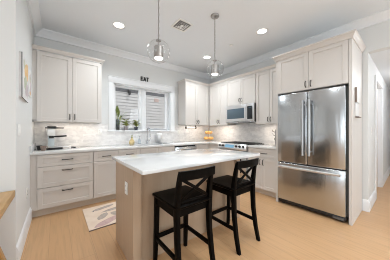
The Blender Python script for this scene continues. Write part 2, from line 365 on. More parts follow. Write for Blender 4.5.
def base_cab(label, loc, rz, w, fronts, fill_l=0, depth=.61, top=.876):
    """fronts: list of (kind, x0, x1, z0, z1, handle) ; handle=(x, z, vertical) or None"""
    t = thing('base_cabinet', label, 'cabinet', loc, rz)
    b = MB(); b.box(0, w, -depth, -.022, .105, top); b.build('body', 'cab', t)
    b = MB(); b.box(0, w, -depth+.06, -.03, 0, .105); b.build('toe_kick', 'toe', t)
    for kind, x0, x1, z0, z1, hd in fronts:
        o = shaker(x0, x1, z0, z1, -depth-.02).build(kind, 'cab', t)
        if hd: pull(o, hd[0], hd[1], -depth-.02, hd[2])
    return t
def wall_cab(label, loc, rz, w, doors, z0, z1, depth=.33, crown_path=None, name='upper_cabinet', cz=2.42, ch=.055, cp=.05):
    t = thing(name, label, 'cabinet', loc, rz)
    b = MB(); b.box(0, w, -depth, -.022, z0+.022, z1); b.box(0, w, -depth, -depth+.018, z0, z0+.03); b.box(0, .016, -depth, -.022, z0, z0+.03); b.box(w-.016, w, -depth, -.022, z0, z0+.03); b.build('body', 'cab', t)
    for x0, x1, hx, hz in doors:
        o = shaker(x0, x1, z0+.003, z1-.008, -depth-.02).build('door', 'cab', t)
        if hx is not None: pull(o, hx, hz, -depth-.02, True, .085)
    if crown_path:
        b = MB(); b.sweep(crown_path, [(0, cz), (.012, cz), (.012, cz+.012), (cp*.55, cz+ch*.45), (cp, cz+ch*.82), (cp, cz+ch), (0, cz+ch)]); b.build('crown', 'cab', t)
    return t
R = -PI/2
GC = 'painted shaker cabinets'
# left drawers
x0 = -3.848
t = base_cab('three-drawer base cabinet in the corner by the left wall', (LW, 0, 0), 0, .75, [])
for z0, z1 in ((.702, .868), (.405, .698), (.113, .401)):
    o = shaker(.072, .747, z0, z1, -.63).build('drawer', 'cab', t); pull(o, .41, z1-.066 if z1 < .8 else (z0+z1)/2, -.63, False, .125)
t = base_cab('two-door base cabinet under a pair of drawers, between the drawer stack and the sink', (-3.17, 0, 0), 0, .77, [])
for k in range(2):
    a, c = .003+k*.382, .385+k*.382
    o = shaker(a, c, .702, .868, -.63).build('drawer', 'cab', t); pull(o, (a+c)/2, .785, -.63, False, .125)
    o = shaker(a, c, .113, .698, -.63).build('door', 'cab', t); pull(o, c-.035 if k == 0 else a+.035, .62, -.63, True)
t = base_cab('sink base cabinet below the window with plain false fronts', (-2.40, 0, 0), 0, .77, [], top=.66)
b = MB(); b.box(0, .77, -.61, -.585, .66, .876); b.build('apron', 'cab', t)
for k in range(2):
    a, c = .003+k*.382, .385+k*.382
    o = shaker(a, c, .702, .868, -.63).build('false_front', 'cab', t)
    o = shaker(a, c, .113, .698, -.63).build('door', 'cab', t); pull(o, c-.035 if k == 0 else a+.035, .62, -.63, True)
t = base_cab('corner base cabinet between the dishwasher and the range', (-1.028, 0, 0), 0, 1.0, [])
o = shaker(.003, .34, .113, .868, -.63).build('door', 'cab', t)
b = MB(); b.box(.42, 1.0, -1.013, -.61, .105, .876); b.build('return_body', 'cab', t)
t = base_cab('two-door base cabinet with a wide drawer, between the range and the refrigerator', (0, -1.788, 0), R, .597, [])
o = shaker(.003, .594, .702, .868, -.63).build('drawer', 'cab', t); pull(o, .30+.04, .785, -.63, False, .125)
for k in range(2):
    a, c = .003+k*.2955, .2985+k*.2955
    o = shaker(a, c, .113, .698, -.63).build('door', 'cab', t); pull(o, c-.032 if k == 0 else a+.032, .615, -.63, True)

# upper cabinets
wall_cab('upper cabinet left of the window, above the espresso machine', (LW, 0, 0), 0, .92, [(.05, .485, .452, 1.435), (.485, .915, .518, 1.435)], 1.345, 2.42,
         crown_path=[(.0, -.35), (.92, -.35), (.92, -.022)])
wall_cab('upper cabinet on the window wall, just right of the window', (-1.15, 0, 0), 0, 1.15, [(.003, .385, .355, 1.435), (.385, .765, .415, 1.435)], 1.345, 2.42,
         crown_path=[(0, -.022), (0, -.35), (.80, -.35)])
wall_cab('upper cabinet in the corner, left of the microwave', (0, -.35, 0), R, .668, [(.02, .36, .332, 1.435), (.36, .665, .388, 1.435)], 1.345, 2.42,
         crown_path=[(.0, -.35), (.668, -.35)])
wall_cab('short upper cabinet directly above the microwave', (0, -1.02, 0), R, .76, [(.003, .38, .352, 1.905), (.38, .757, .408, 1.905)], 1.800, 2.42,
         crown_path=[(0, -.35), (.76, -.35)])
wall_cab('upper cabinet between the microwave and the refrigerator', (0, -1.782, 0), R, .605, [(.003, .306, .278, 1.435), (.306, .602, .334, 1.435)], 1.345, 2.42,
         crown_path=[(0, -.35), (.605, -.35)])
# refrigerator surround
t = wall_cab('tall painted surround with two doors above the refrigerator and panels at its sides', (0, -2.425, 0), R, .912, [(.003, .457, .423, 1.905), (.457, .909, .491, 1.905)], 1.822, 2.40, depth=.69, name='refrigerator_surround')
b = MB()
b.sweep([(-.035, -.352), (-.035, -.712), (.947, -.712), (.947, -.022)], [(0, 2.385), (.010, 2.385), (.012, 2.40), (.022, 2.418), (.038, 2.445), (.044, 2.448), (.044, 2.464), (0, 2.464)])
b.box(-.03, .94, -.70, -.022, 2.40, 2.466); b.build('crown', 'cab', t)
for a, c in ((-.037, 0), (.912, .947)):
    b = MB(); b.box(a, c, -.70, -.022, 0, 2.40, .002, 1); b.build('side_panel', 'cab', t)

# ------------------------------------------------------------------ countertops
ct = thing('countertop', 'white L-shaped quartz countertop along the window wall and corner', 'countertop', (0, 0, .876))
b = MB(); SX0, SX1, SY0, SY1 = -2.40, -1.66, -.52, -.14
b.box(LW, SX0, -.65, -.010, 0, .038, .003); b.box(SX1, -.010, -.65, -.010, 0, .038, .003); b.box(SX0-.01, SX1+.01, -.65, SY0, 0, .038, .003); b.box(SX0-.01, SX1+.01, SY1, -.010, 0, .038, .003)
b.box(-.65, -.010, -1.017, -.64, 0, .038, .003); b.build('slab', 'quartz', ct)
b = MB(); b.box(LW, LW+.02, -.645, -.012, .914, 1.004, .002); tag(b.build('upstand', 'quartz'), 'short white quartz upstand on the counter against the left wall', 'upstand')
b = MB(); b.box(-.65, -.010, -2.387, -1.785, .876, .914, .003); tag(b.build('countertop', 'quartz'), 'short white quartz countertop between range and refrigerator', 'countertop')
sk = thing('sink', 'stainless undermount sink below the arched faucet', 'sink', (-2.03, -.33, .68))
b = MB(); w, d = .37, .19
b.box(-w, w, -d, d, 0, .012); b.box(-w, -w+.012, -d, d, 0, .196); b.box(w-.012, w, -d, d, 0, .196); b.box(-w, w, -d, -d+.012, 0, .196); b.box(-w, w, d-.012, d, 0, .196); b.build('basin', 'steel', sk)
b = MB(); b.lathe([(0, .012), (.045, .012), (.045, .017), (.03, .015), (0, .015)], 0, 0, 0); b.build('drain', 'chrome', sk)

# ------------------------------------------------------------------ island
IX0, IX1, IY0, IY1 = -3.15, -1.60, -2.63, -1.75
isl = thing('kitchen_island', 'brown wood kitchen island in the middle of the kitchen', 'island', (0, 0, 0))
b = MB(); b.box(-3.06, -1.68, -2.29, -1.80, .10, .889); b.box(-3.06, -1.68, -2.27, -1.86, 0, .10); b.build('body', 'island', isl)
b = MB(); b.box(-3.10, -1.65, -2.308, -2.29, 0, .889); b.build('back_panel', 'island', isl)
for a, c in ((-3.12, -3.045), (-1.705, -1.63)):
    b = MB(); b.box(a, c, -2.345, -1.785, 0, .889, .002, 1); b.build('end_panel', 'island', isl)
for k in range(3):
    a = -3.04+k*.444
    m_ = Matrix.Translation((0, 0, 0))
    bb = MB(); bb.box(a, a+.44, -1.80, -1.78, .113, .698, .002); bb.box(a, a+.44, -1.80, -1.78, .702, .868, .002); bb.build('door', 'island', isl)
b = MB(); b.box(IX0, IX1, IY0, IY1, .889, .920, .003); tag(b.build('island_countertop', 'quartz'), 'white quartz slab on top of the kitchen island', 'countertop')

# ------------------------------------------------------------------ refrigerator
fr = thing('refrigerator', 'stainless french-door refrigerator with bottom freezer', 'refrigerator', (0, -2.432, 0), R)
W = .880
b = MB(); b.box(0, W, -.655, -.03, .045, 1.795, .004); b.build('case', 'greyplastic', fr)
b = MB(); b.box(.0, W, -.70, -.60, .025, .075, .006); b.box(.02, W-.02, -.60, -.05, .012, .05); b.build('toe_grille', 'black', fr)
b = MB(); b.box(.002, W-.002, -.662, -.655, .07, 1.79); b.build('gasket', 'black', fr)
for k in range(2):
    a, c = (.001, W/2-.003) if k == 0 else (W/2+.003, W-.001)
    b = MB(); b.box(a, c, -.735, -.662, .700, 1.797, .014, 3); o = b.build('door', 'steel', fr)
    hx = W/2-.042 if k == 0 else W/2+.042
    b = MB(); b.tube([(hx, -.735, .90), (hx, -.775, .895), (hx, -.787, .86), (hx, -.787, .845)], .011, 10)
    b.tube([(hx, -.735, 1.60), (hx, -.775, 1.605), (hx, -.787, 1.64), (hx, -.787, 1.655)], .011, 10)
    b.cyl((hx, -.787, .84), (hx, -.787, 1.66), .018, n=14); b.build('handle', 'handle_steel', o)
    b = MB(); b.box(a+.01 if k == 0 else c-.07, a+.07 if k == 0 else c-.01, -.72, -.62, 1.797, 1.812, .005); b.build('hinge_cover', 'black', o)
b = MB(); b.box(.001, W-.001, -.735, -.662, .085, .688, .014, 3); o = b.build('freezer_drawer', 'steel', fr)
b = MB(); b.cyl((.04, -.787, .632), (W-.04, -.787, .632), .0165, n=14)
for x in (.075, W-.075): b.cyl((x, -.735, .632), (x, -.787, .632), .011, n=10)
b.build('handle', 'steel_bright', o)
for x in (.06, W-.06):
    b = MB(); b.cyl((x, -.64, 0), (x, -.64, .045), .024); b.build('foot', 'black', fr)
b = MB(); b.box(W-.14, W-.02, -.715, -.695, .028, .062, .004); b.build('hinge_bracket', mat('bracket_grey', (.12, .12, .12), .4), fr)

# ------------------------------------------------------------------ microwave
mw = thing('microwave', 'stainless over-the-range microwave under the short cabinet', 'microwave', (0, -1.021, 1.397), R)
W = .758; Hh = .400
b = MB(); b.box(0, W, -.385, -.012, 0, Hh, .003); b.build('case', 'black', mw)
b = MB(); b.box(0, .575, -.415, -.385, .02, Hh-.005, .004); o = b.build('door', 'steel_bright', mw)
b = MB(); b.box(.035, .52, -.418, -.41, .085, Hh-.085, .003); b.build('window', 'darkglass', o)
b = MB(); b.cyl((.553, -.448, .07), (.553, -.448, Hh-.06), .010, n=12)
for z in (.09, Hh-.08): b.cyl((.553, -.415, z), (.553, -.448, z), .007, n=8)
b.build('handle', 'steel_bright', o)
b = MB(); b.box(.578, W, -.415, -.385, .02, Hh-.005, .004); o = b.build('control_panel', 'steel_bright', mw)
b = MB(); b.box(.598, W-.03, -.418, -.412, .06, Hh-.06, .002); b.build('keypad', 'blackglass', o)
b = MB(); b.box(.635, W-.065, -.4195, -.417, Hh-.105, Hh-.085); b.build('display', mat('dim_display', (.05, .08, .10), .2), o)
b = MB(); b.box(.0, W, -.41, -.30, -.004, .018, .003); b.build('bottom_vent', 'steel', mw)

# ------------------------------------------------------------------ range
rg = thing('range', 'stainless slide-in range with black cooktop and front knobs', 'stove', (0, -1.021, 0), R)
b = MB(); b.box(.002, W, -.63, -.02, .03, .905); b.build('body', 'greyplastic', rg)
b = MB(); b.box(-.002, .762, -.655, -.012, .914, .922, .003); o = b.build('cooktop', 'blackglass', rg)
for gx in (.13, .38, .63):
    b = MB()
    for dx in (-.115, 0, .115): b.box(gx+dx-.006, gx+dx+.006, -.60, -.08, .926, .936, .002)
    for y in (-.60, -.46, -.34, -.22, -.092): b.box(gx-.12, gx+.12, y, y+.012, .926, .936, .002)
    for dx in (-.115, .115):
        for y in (-.594, -.086): b.box(gx+dx-.006, gx+dx+.006, y-.006, y+.006, .921, .932)
    b.build('grate', 'grate', o)
b = MB(); b.prism([(-.63, .80), (-.70, .80), (-.705, .83), (-.672, .925), (-.63, .925)], 'x', .0, W+.002, .003); o = b.build('control_panel', 'steel_bright', rg)
nrm = Vector((0, -.095, .033)).normalized()
rotk = nrm.to_track_quat('Z', 'Y').to_matrix().to_4x4()
for kx in (.06, .155, .52, .61, .70):
    b = MB(); b.lathe([(.026, 0), (.026, .006), (.020, .010), (.018, .032), (.012, .036), (0, .036)], kx, -.689, .876, 16, rotk); b.build('knob', 'black' if kx < 0 else 'grate', o)
b = MB(); b.prism([(-.7045, .843), (-.683, .904), (-.680, .904), (-.700, .843)], 'x', .215, .455); b.build('display', 'display', o)
b = MB(); b.box(.004, W-.004, -.675, -.63, .20, .785, .006); o = b.build('oven_door', 'steel', rg)
b = MB(); b.box(.12, W-.12, -.678, -.670, .33, .65, .003); b.build('window', 'blackglass', o)
b = MB(); b.cyl((.05, -.725, .735), (W-.05, -.725, .735), .013)
for x in (.09, W-.09): b.cyl((x, -.675, .735), (x, -.725, .735), .009)
b.build('handle', 'steel_bright', o)
b = MB(); b.box(.004, W-.004, -.665, -.63, .06, .19, .005); b.build('bottom_drawer', 'steel', rg)
b = MB(); b.box(.01, W-.01, -.60, -.05, 0, .05); b.build('toe_kick', 'black', rg)

# ------------------------------------------------------------------ dishwasher
dw = thing('dishwasher', 'dishwasher built in between the sink cabinet and the corner', 'dishwasher', (-1.628, 0, 0))
b = MB(); b.box(.002, .598, -.58, -.03, .09, .868); b.build('tub', 'black', dw)
b = MB(); b.box(.006, .592, -.64, -.585, .115, .842, .006); o = b.build('door', 'steel', dw)
b = MB(); b.cyl((.06, -.68, .80), (.54, -.68, .80), .011)
for x in (.09, .51): b.cyl((x, -.64, .80), (x, -.68, .80), .008)
b.build('handle', 'steel_bright', o)
b = MB(); b.box(.01, .59, -.56, -.03, 0, .09); b.build('toe_kick', 'black', dw)

# ------------------------------------------------------------------ bar stools
def stool(loc, label):
    t = thing('bar_stool', label, 'stool', loc, 0, 'black bar stools at the island')
    # local: faces +Y (island), origin on the floor at the seat centre
    b = MB(); b.loft([(0, 0, .600, .182, .195), (0, 0, .606, .192, .205), (0, 0, .622, .196, .209), (0, 0, .630, .188, .200)], .012); b.build('seat', 'black_wood', t)
    b = MB(); h = .165
    b.box(-h, h, .150, .170, .535, .600); b.box(-h, h, -.182, -.162, .535, .600); b.box(-h-.012, -h+.008, -.18, .165, .535, .600); b.box(h-.008, h+.012, -.18, .165, .535, .600)
    b.build('apron', 'black_wood', t)
    for s in (-1, 1):
        b = MB(); b.loft([(s*.172, .182, 0, .0165, .0165), (s*.168, .168, .30, .019, .019), (s*.165, .160, .600, .021, .021)], .004); b.build('leg', 'black_wood', t)
        b = MB(); b.loft([(s*.172, -.252, 0, .0165, .017), (s*.170, -.218, .15, .018, .019), (s*.168, -.190, .35, .019, .021), (s*.167, -.182, .56, .020, .023), (s*.167, -.187, .66, .019, .022), (s*.165, -.205, .79, .018, .018), (s*.163, -.228, .888, .017, .015)], .004); b.build('leg', 'black_wood', t)
        b = MB(); b.beam((s*.169, .170, .215), (s*.169, -.205, .215), .022, .034, bev=.003); b.build('stretcher', 'black_wood', t)
    b = MB(); b.beam((-.168, .172, .225), (.168, .172, .225), .024, .036, bev=.003); b.build('stretcher', 'black_wood', t)
    # top rail, curved back slightly
    b = MB(); secs = []
    tb = bmesh.new(); n = 9; rings = []
    for i in range(n):
        u = -1+2*i/(n-1); x = u*.184; y = -.234-.022*(1-u*u)
        rings.append([tb.verts.new((x, y+dy, z)) for dy, z in ((.012, .834), (.004, .908), (-.016, .908), (-.010, .834))])
    for a, c in zip(rings, rings[1:]):
        for k in range(4): tb.faces.new((a[k], a[(k+1) % 4], c[(k+1) % 4], c[k]))
    tb.faces.new(rings[0]); tb.faces.new(rings[-1]); bmesh.ops.recalc_face_normals(tb, faces=tb.faces[:])
    b._merge(tb); b.build('top_rail', 'black_wood', t)
    b = MB(); b.beam((-.165, -.184, .645), (.165, -.184, .645), .018, .022, bev=.003); b.build('lower_rail', 'black_wood', t)
    b = MB(); b.beam((-.152, -.186, .648), (.150, -.222, .842), .026, .012, up=(0, 1, 0), bev=.002); b.build('cross_slat', 'black_wood', t)
    b = MB(); b.beam((.152, -.190, .648), (-.150, -.228, .842), .026, .012, up=(0, 1, 0), bev=.002); b.build('cross_slat', 'black_wood', t)
    return t
s1 = stool((-2.745, -2.535, 0), 'black cross-back bar stool at the near left end of the island')
s2 = dup(s1, (-2.065, -2.535, 0), 0, 'black cross-back bar stool at the end of the island closer to the refrigerator')

# ------------------------------------------------------------------ ceiling things
def pendant(loc, label):
    t = thing('pendant_light', label, 'lamp', loc, 0, 'glass globe pendants over the island')   # origin at the ceiling
    cz = -.775
    b = MB(); b.lathe([(0, 0), (.062, 0), (.062, -.012), (.055, -.022), (.012, -.028), (0, -.028)], 0, 0, 0, 24); b.build('canopy', 'nickel', t)
    b = MB()
    L0, L1, n = -.028, cz+.165, 15; st = (L0-L1)/n
    for i in range(n):
        zc = L0-(i+.5)*st; a = (i % 2)*PI/2
        pts = [(.007*math.cos(q)*math.cos(a), .007*math.cos(q)*math.sin(a), zc+(st*.60)*math.sin(q)) for q in [2*PI*k/12 for k in range(12)]]
        b.tube(pts, .0022, 6, closed=True)
    b.build('chain', 'nickel', t)
    b = MB(); b.lathe([(0, cz+.175), (.007, cz+.17), (.007, cz+.05), (0, cz+.05)], n=12); b.tube([(0, 0, -.028), (.004, .004, cz*.5), (0, 0, cz+.17)], .0028, 6); b.build('stem', 'nickel', t)
    b = MB(); b.lathe([(0, cz+.055), (.046, cz+.055), (.052, cz+.048), (.052, cz-.075), (.047, cz-.075), (.047, cz-.068), (0, cz-.068)], n=28); b.build('socket_cup', 'nickel', t)
    b = MB(); b.lathe([(0, cz-.085), (.040, cz-.084), (.047, cz-.072), (0, cz-.070)], n=24); b.build('bulb', 'lamp', t)
    b = MB(); r = .127; prof = []
    a0 = math.radians(12)
    for i in range(25):
        a = a0+(PI-a0)*i/24; prof.append((max(0, r*math.sin(a)), cz+r*math.cos(a)))
    b.lathe(prof, n=40, cap=False); o = b.build('globe', 'globe', t)
    b = MB(); b.lathe([(0, cz+.128), (.027, cz+.127), (.029, cz+.118), (.010, cz+.136), (0, cz+.137)], n=20); b.build('globe_cap', 'nickel', t)
    return t
p1 = pendant((-2.735, -2.06, H), 'clear glass globe pendant over the near left end of the island')
p2 = dup(p1, (-1.84, -2.06, H), 0, 'clear glass globe pendant over the end of the island closer to the range')
def downlight(x, y, label):
    t = thing('ceiling_downlight', label, 'lamp', (x, y, H), 0, 'recessed ceiling downlights')
    b = MB(); b.lathe([(.086, 0), (.094, -.001), (.092, -.006), (.074, -.008), (.072, 0)], n=28, cap=False); b.build('trim_ring', 'plastic', t)
    b = MB(); b.lathe([(0, -.004), (.073, -.004), (.073, -.001), (0, -.001)], n=28); b.build('diffuser', 'lamp', t)
    return t
for x, y, l in ((-2.866, -.956, 'round recessed downlight nearest the left upper cabinet'), (-.967, -.939, 'round recessed downlight in the ceiling by the corner cabinets'), (-.944, -2.275, 'round recessed downlight in the ceiling in front of the refrigerator cabinet')):
    downlight(x, y, l)
def ceiling_spot(x, y, k=1.0):
    d = bpy.data.lights.new('downlight_and_fill', 'SPOT'); d.energy = DL*k; d.spot_size = math.radians(158); d.spot_blend = 1.0; d.color = (.90, .96, 1.0); d.shadow_soft_size = .12
    o = bpy.data.objects.new('downlight_and_fill', d); C.objects.link(o); o.location = (x, y, H-.03)
for x, y, k in ((-2.866, -.956, 1.25), (-.967, -.939, 1.4), (-.944, -2.275, .25), (-2.5, -3.0, .8), (-2.3, -3.7, .6), (-1.5, -3.9, .65), (-1.9, -5.2, .6)):  # last four have no fixture, added out of view to balance the light
    ceiling_spot(x, y, k)
d = bpy.data.lights.new('hall_fill', 'POINT'); d.energy = 30; d.color = (.93, .96, 1.0); d.shadow_soft_size = .15  # added point light without a fixture, brightens the hall
o = bpy.data.objects.new('hall_fill', d); C.objects.link(o); o.location = (1.6, -4.45, 2.25)
vt = thing('ceiling_vent', 'square louvered air vent in the ceiling', 'vent', (-2.08, -1.565, H))
b = MB(); w = .133
b.box(-w, w, -w, -w+.028, -.008, 0, .003); b.box(-w, w, w-.028, w, -.008, 0, .003); b.box(-w, -w+.028, -w+.028, w-.028, -.008, 0, .003); b.box(w-.028, w, -w+.028, w-.028, -.008, 0, .003); b.build('frame', 'plastic', vt)
b = MB(); b.box(-w+.028, w-.028, -w+.028, w-.028, -.002, 0); b.build('backing', mat('vent_shadow_grey', (.20, .20, .20), .7), vt)
b = MB()
for k in range(1, 4):
    q = .1-k*.026
    for s in (-1, 1):
        b.beam((-q, s*q, -.006), (q, s*q, -.006), .012, .002, up=(0, s*.7, .7)); b.beam((s*q, -q, -.006), (s*q, q, -.006), .012, .002, up=(s*.7, 0, .7))
b.box(-.018, .018, -.018, .018, -.009, -.003); b.build('louver', 'plastic', vt)
sm = MB(); sm.lathe([(0, 0), (.035, 0), (.034, -.010), (.026, -.018), (0, -.019)], -.976, -1.64, H, 24); tag(sm.build('smoke_detector', 'plastic'), 'small white round detector on the ceiling beyond the second pendant', 'detector')

# ------------------------------------------------------------------ under-cabinet lights
def strip(x0, x1, y0, y1, label, power):
    b = MB(); b.box(x0, x1, y0, y1, 1.354, 1.367, .002); o = b.build('under_cabinet_light', 'strip'); tag(o, label, 'lamp', 'under-cabinet lights')
    o2 = area('under_cabinet_glow', ((x0+x1)/2, (y0+y1)/2, 1.352), ((x0+x1)/2, (y0+y1)/2, 0), abs(x1-x0), abs(y1-y0), power, (1, .86, .72))
strip(-3.80, -3.05, -.25, -.22, 'lit light bar under the upper cabinet left of the window', 1.7)
strip(-1.10, -.40, -.25, -.22, 'lit light bar under the upper cabinet right of the window', 1.6)
strip(-.25, -.22, -.95, -.45, 'lit light bar under the corner cabinet left of the microwave', 1.5)
strip(-.25, -.22, -2.35, -1.85, 'lit light bar under the cabinet between microwave and refrigerator', 1.5)

# ------------------------------------------------------------------ wall plates, pictures, sign
def plate(name, label, loc, rz, gangs=1, kind='outlet', cat='outlet'):
    t = thing(name, label, cat, loc, rz)      # local: on a wall facing -Y
    w = .036+.023*(gangs-1)
    b = MB(); b.box(-w, w, -.006, 0, -.058, .058, .003); b.build('cover_plate', 'plastic', t)
    for g in range(gangs):
        x = (g-(gangs-1)/2)*.046
        if kind == 'outlet':
            for s in (-1, 1):
                b = MB(); b.box(x-.017, x+.017, -.008, -.005, s*.021-.014, s*.021+.014, .003); o = b.build('socket', 'plastic', t)
                b = MB(); b.box(x-.008, x-.005, -.0085, -.007, s*.021-.004, s*.021+.006); b.box(x+.005, x+.008, -.0085, -.007, s*.021-.004, s*.021+.006); b.build('slot', 'black', o)
        else:
            b = MB(); b.box(x-.016, x+.016, -.011, -.005, -.033, .033, .003); b.build('rocker', 'plastic', t)
    return t
LFT = PI/2    # faces +X
plate('light_switch', 'white light switch plate on the left wall below the picture', (LW, -1.50, 1.215), LFT, 2, 'switch', 'switch')
plate('wall_outlet', 'white outlet low on the left wall', (LW, -.952, .46), LFT)
plate('wall_outlet', 'white outlet on the backsplash left of the window', (-2.976, -.010, 1.185), 0)
plate('wall_outlet', 'white outlet on the backsplash right of the window', (-1.14, -.010, 1.17), 0)
plate('wall_outlet', 'white outlet on the left end of the wooden island', (-3.12, -2.165, .67), R)
plate('light_switch', 'white light switch on the wall inside the hallway opening', (.293, OPY, 1.204), 0, 1, 'switch', 'switch')
# large picture
pc = thing('wall_picture', 'larger colourful abstract picture in a dark edge on the left wall', 'picture', (LW, -1.255, 1.76), LFT)
b = MB(); b.box(-.2255, -.2245, -.0235, -.017, -.22, .22); b.box(-.225, .225, -.0235, -.017, -.2215, -.2195); b.build('frame', 'ink', pc)
b = MB(); b.box(-.2245, .2245, -.024, 0, -.2195, .2195); b.build('canvas', 'canvas', pc)
def blob(cx, cz, rx, rz, y, seed, m, par, name):
    rnd = random.Random(seed); n = 22; ph = [rnd.random()*6 for _ in range(3)]
    pts = []
    for k in range(n):
        a = 2*PI*k/n; r = 1+.16*math.sin(2*a+ph[0])+.10*math.sin(3*a+ph[1])+.06*math.sin(5*a+ph[2])
        pts.append((cx+rx*r*math.cos(a), cz+rz*r*math.sin(a)))
    b = MB(); b.prism(pts, 'y', y, y+.0012); b.build(name, m, par)
blob(.06, .09, .12, .11, -.0252, 1, 'paint_o', pc, 'ochre_shape')
blob(-.02, -.04, .10, .07, -.0254, 2, 'paint_g', pc, 'sage_shape')
blob(.09, -.11, .10, .08, -.0256, 3, 'paint_p', pc, 'mauve_shape')
blob(-.10, .14, .05, .05, -.0256, 4, 'paint_g', pc, 'sage_shape')
pc = thing('wall_picture', 'smaller pale watercolour picture beside the upper cabinet on the left wall', 'picture', (LW, -.72, 1.82), LFT)
b = MB(); b.box(-.10, .10, -.012, 0, -.16, .16, .002); b.build('canvas', 'canvas', pc)
blob(.02, .0, .07, .12, -.0132, 5, 'paint_p', pc, 'mauve_shape'); blob(-.01, -.12, .05, .022, -.0134, 6, 'paint_o', pc, 'ochre_shape'); blob(-.03, .06, .045, .05, -.0134, 7, 'paint_g', pc, 'sage_shape')
# EAT sign
sg = thing('word_sign', 'small dark word sign standing on top of the window trim', 'sign', (-2.05, -.017, WZ1+.141))
def letter(name, x, strokes):
    b = MB()
    for p0, p1 in strokes: b.beam((x+p0[0], 0, p0[1]), (x+p1[0], 0, p1[1]), .018, .018, up=(0, 1, 0))
    b.build(name, 'ink', sg)
lw, lh = .050, .098
letter('letter', -.092, [((0, 0), (0, lh)), ((0, .007), (lw, .007)), ((0, lh/2), (lw*.85, lh/2)), ((0, lh-.007), (lw, lh-.007))])
letter('letter', -.030, [((0, 0), (lw*.5, lh)), ((lw, 0), (lw*.5, lh)), ((lw*.22, .035), (lw*.78, .035))])
letter('letter', .036, [((lw*.5, 0), (lw*.5, lh)), ((0, lh-.007), (lw, lh-.007))])
# thing on refrigerator panel
t = thing('message_board', 'narrow pale message board hung on the refrigerator end panel', 'board', (-.475, -3.373, 1.385))
b = MB(); b.box(-.085, .085, -.022, 0, .20, .395, .003); b.build('upper_panel', 'paper', t)
b = MB(); b.box(-.085, .085, -.014, 0, .02, .195, .003); b.build('lower_panel', 'canvas', t)
b = MB(); b.box(-.088, -.084, -.023, 0, .20, .397, .001); b.build('edge', 'brown', t)
b = MB(); b.box(-.085, .085, -.040, 0, .0, .012, .003); b.build('ledge', 'brown', t)

# ------------------------------------------------------------------ sill plants
def leaf(b, base, tip, width, droop=.0, fold=.12):
    base = Vector(base); tip = Vector(tip); d = tip-base; side = d.cross(Vector((0, 0, 1)))
    if side.length < 1e-4: side = Vector((1, 0, 0))
    side.normalize(); nrm = side.cross(d).normalized()
    t = bmesh.new(); rows = []
    for i in range(7):
        u = i/6; p = base+d*u+Vector((0, 0, -droop*u*u)); w = width*.5*math.sin(PI*min(1, u*.93+.07))**.8
        rows.append((t.verts.new(p-side*w+nrm*fold*w), t.verts.new(p), t.verts.new(p+side*w+nrm*fold*w)))
    for a, c in zip(rows, rows[1:]):
        t.faces.new((a[0], a[1], c[1], c[0])); t.faces.new((a[1], a[2], c[2], c[1]))
    r = bmesh.ops.solidify(t, geom=t.faces[:], thickness=.0012); b._merge(t)
SZ = WZ0+.002
v = thing('vase', 'tall grey glass vase with long leaves at the left end of the window sill', 'vase', (-2.625, .045, SZ))
b = MB(); b.lathe([(0, 0), (.034, 0), (.037, .01), (.036, .20), (.039, .235), (.034, .235), (.031, .20), (.032, .012), (0, .012)], n=24); b.build('vessel', 'vase', v)
b = MB(); b.lathe([(0, .013), (.030, .013), (.030, .11), (0, .11)], n=20); b.build('water', 'pot_grey', v)
b = MB(); rnd = random.Random(3)
for (x, y, z, w, dr) in ((-.02, -.03, .56, .06, .03), (-.05, .0, .48, .055, .03), (.12, -.03, .50, .085, .05), (.20, -.02, .47, .085, .07), (.08, -.05, .37, .08, .05), (.03, .02, .46, .07, .0), (.15, -.05, .38, .08, .06), (.23, -.03, .40, .07, .08)):
    b.tube([(0, 0, .05), (x*.3, y*.3, z*.55), (x*.45, y*.45, z*.66)], .004, 6)
    leaf(b, (x*.45, y*.45, z*.62), (x, y, z), w, dr)
b.build('foliage', 'leaf', v)
def pot_plant(x, m, label, seed, r, h, spread, kind):
    t = thing('potted_plant', label, 'plant', (x, .045, SZ))
    b = MB(); b.lathe([(0, 0), (r*.72, 0), (r, h), (r*1.04, h), (r*.94, h-.004), (r*.9, h-.012), (0, h-.012)], n=24); b.build('pot', m, t)
    b = MB(); b.lathe([(0, h-.014), (r*.9, h-.014), (r*.6, h-.008), (0, h-.006)], n=16); b.build('soil', 'soil', t)
    b = MB(); rnd = random.Random(seed)
    for k in range(38):
        a = rnd.random()*2*PI; rr = spread*(.25+.75*rnd.random()); z = h+.03+.17*rnd.random()*(1-.35*rr/spread); x_, y_ = rr*math.cos(a), rr*math.sin(a)*.45-.015
        q = Vector((x_*.35, y_*.35, z-.02))
        b.tube([(0, 0, h-.012), (x_*.25, y_*.25, h+(z-h)*.7), q], .0022, 5)
        leaf(b, q, (x_*1.2, y_*1.2-.01, z+.015), .062+.022*rnd.random(), .012)
    b.build('foliage', kind, t); return t
pot_plant(-2.455, 'pot_grey', 'leafy trailing plant in a grey pot, left of the two pots on the window sill', 11, .050, .085, .125, 'leaf_pale')
pot_plant(-2.235, 'pot_dark', 'leafy plant in a dark pot on the window sill by the centre mullion', 12, .042, .075, .100, 'leaf_pale')

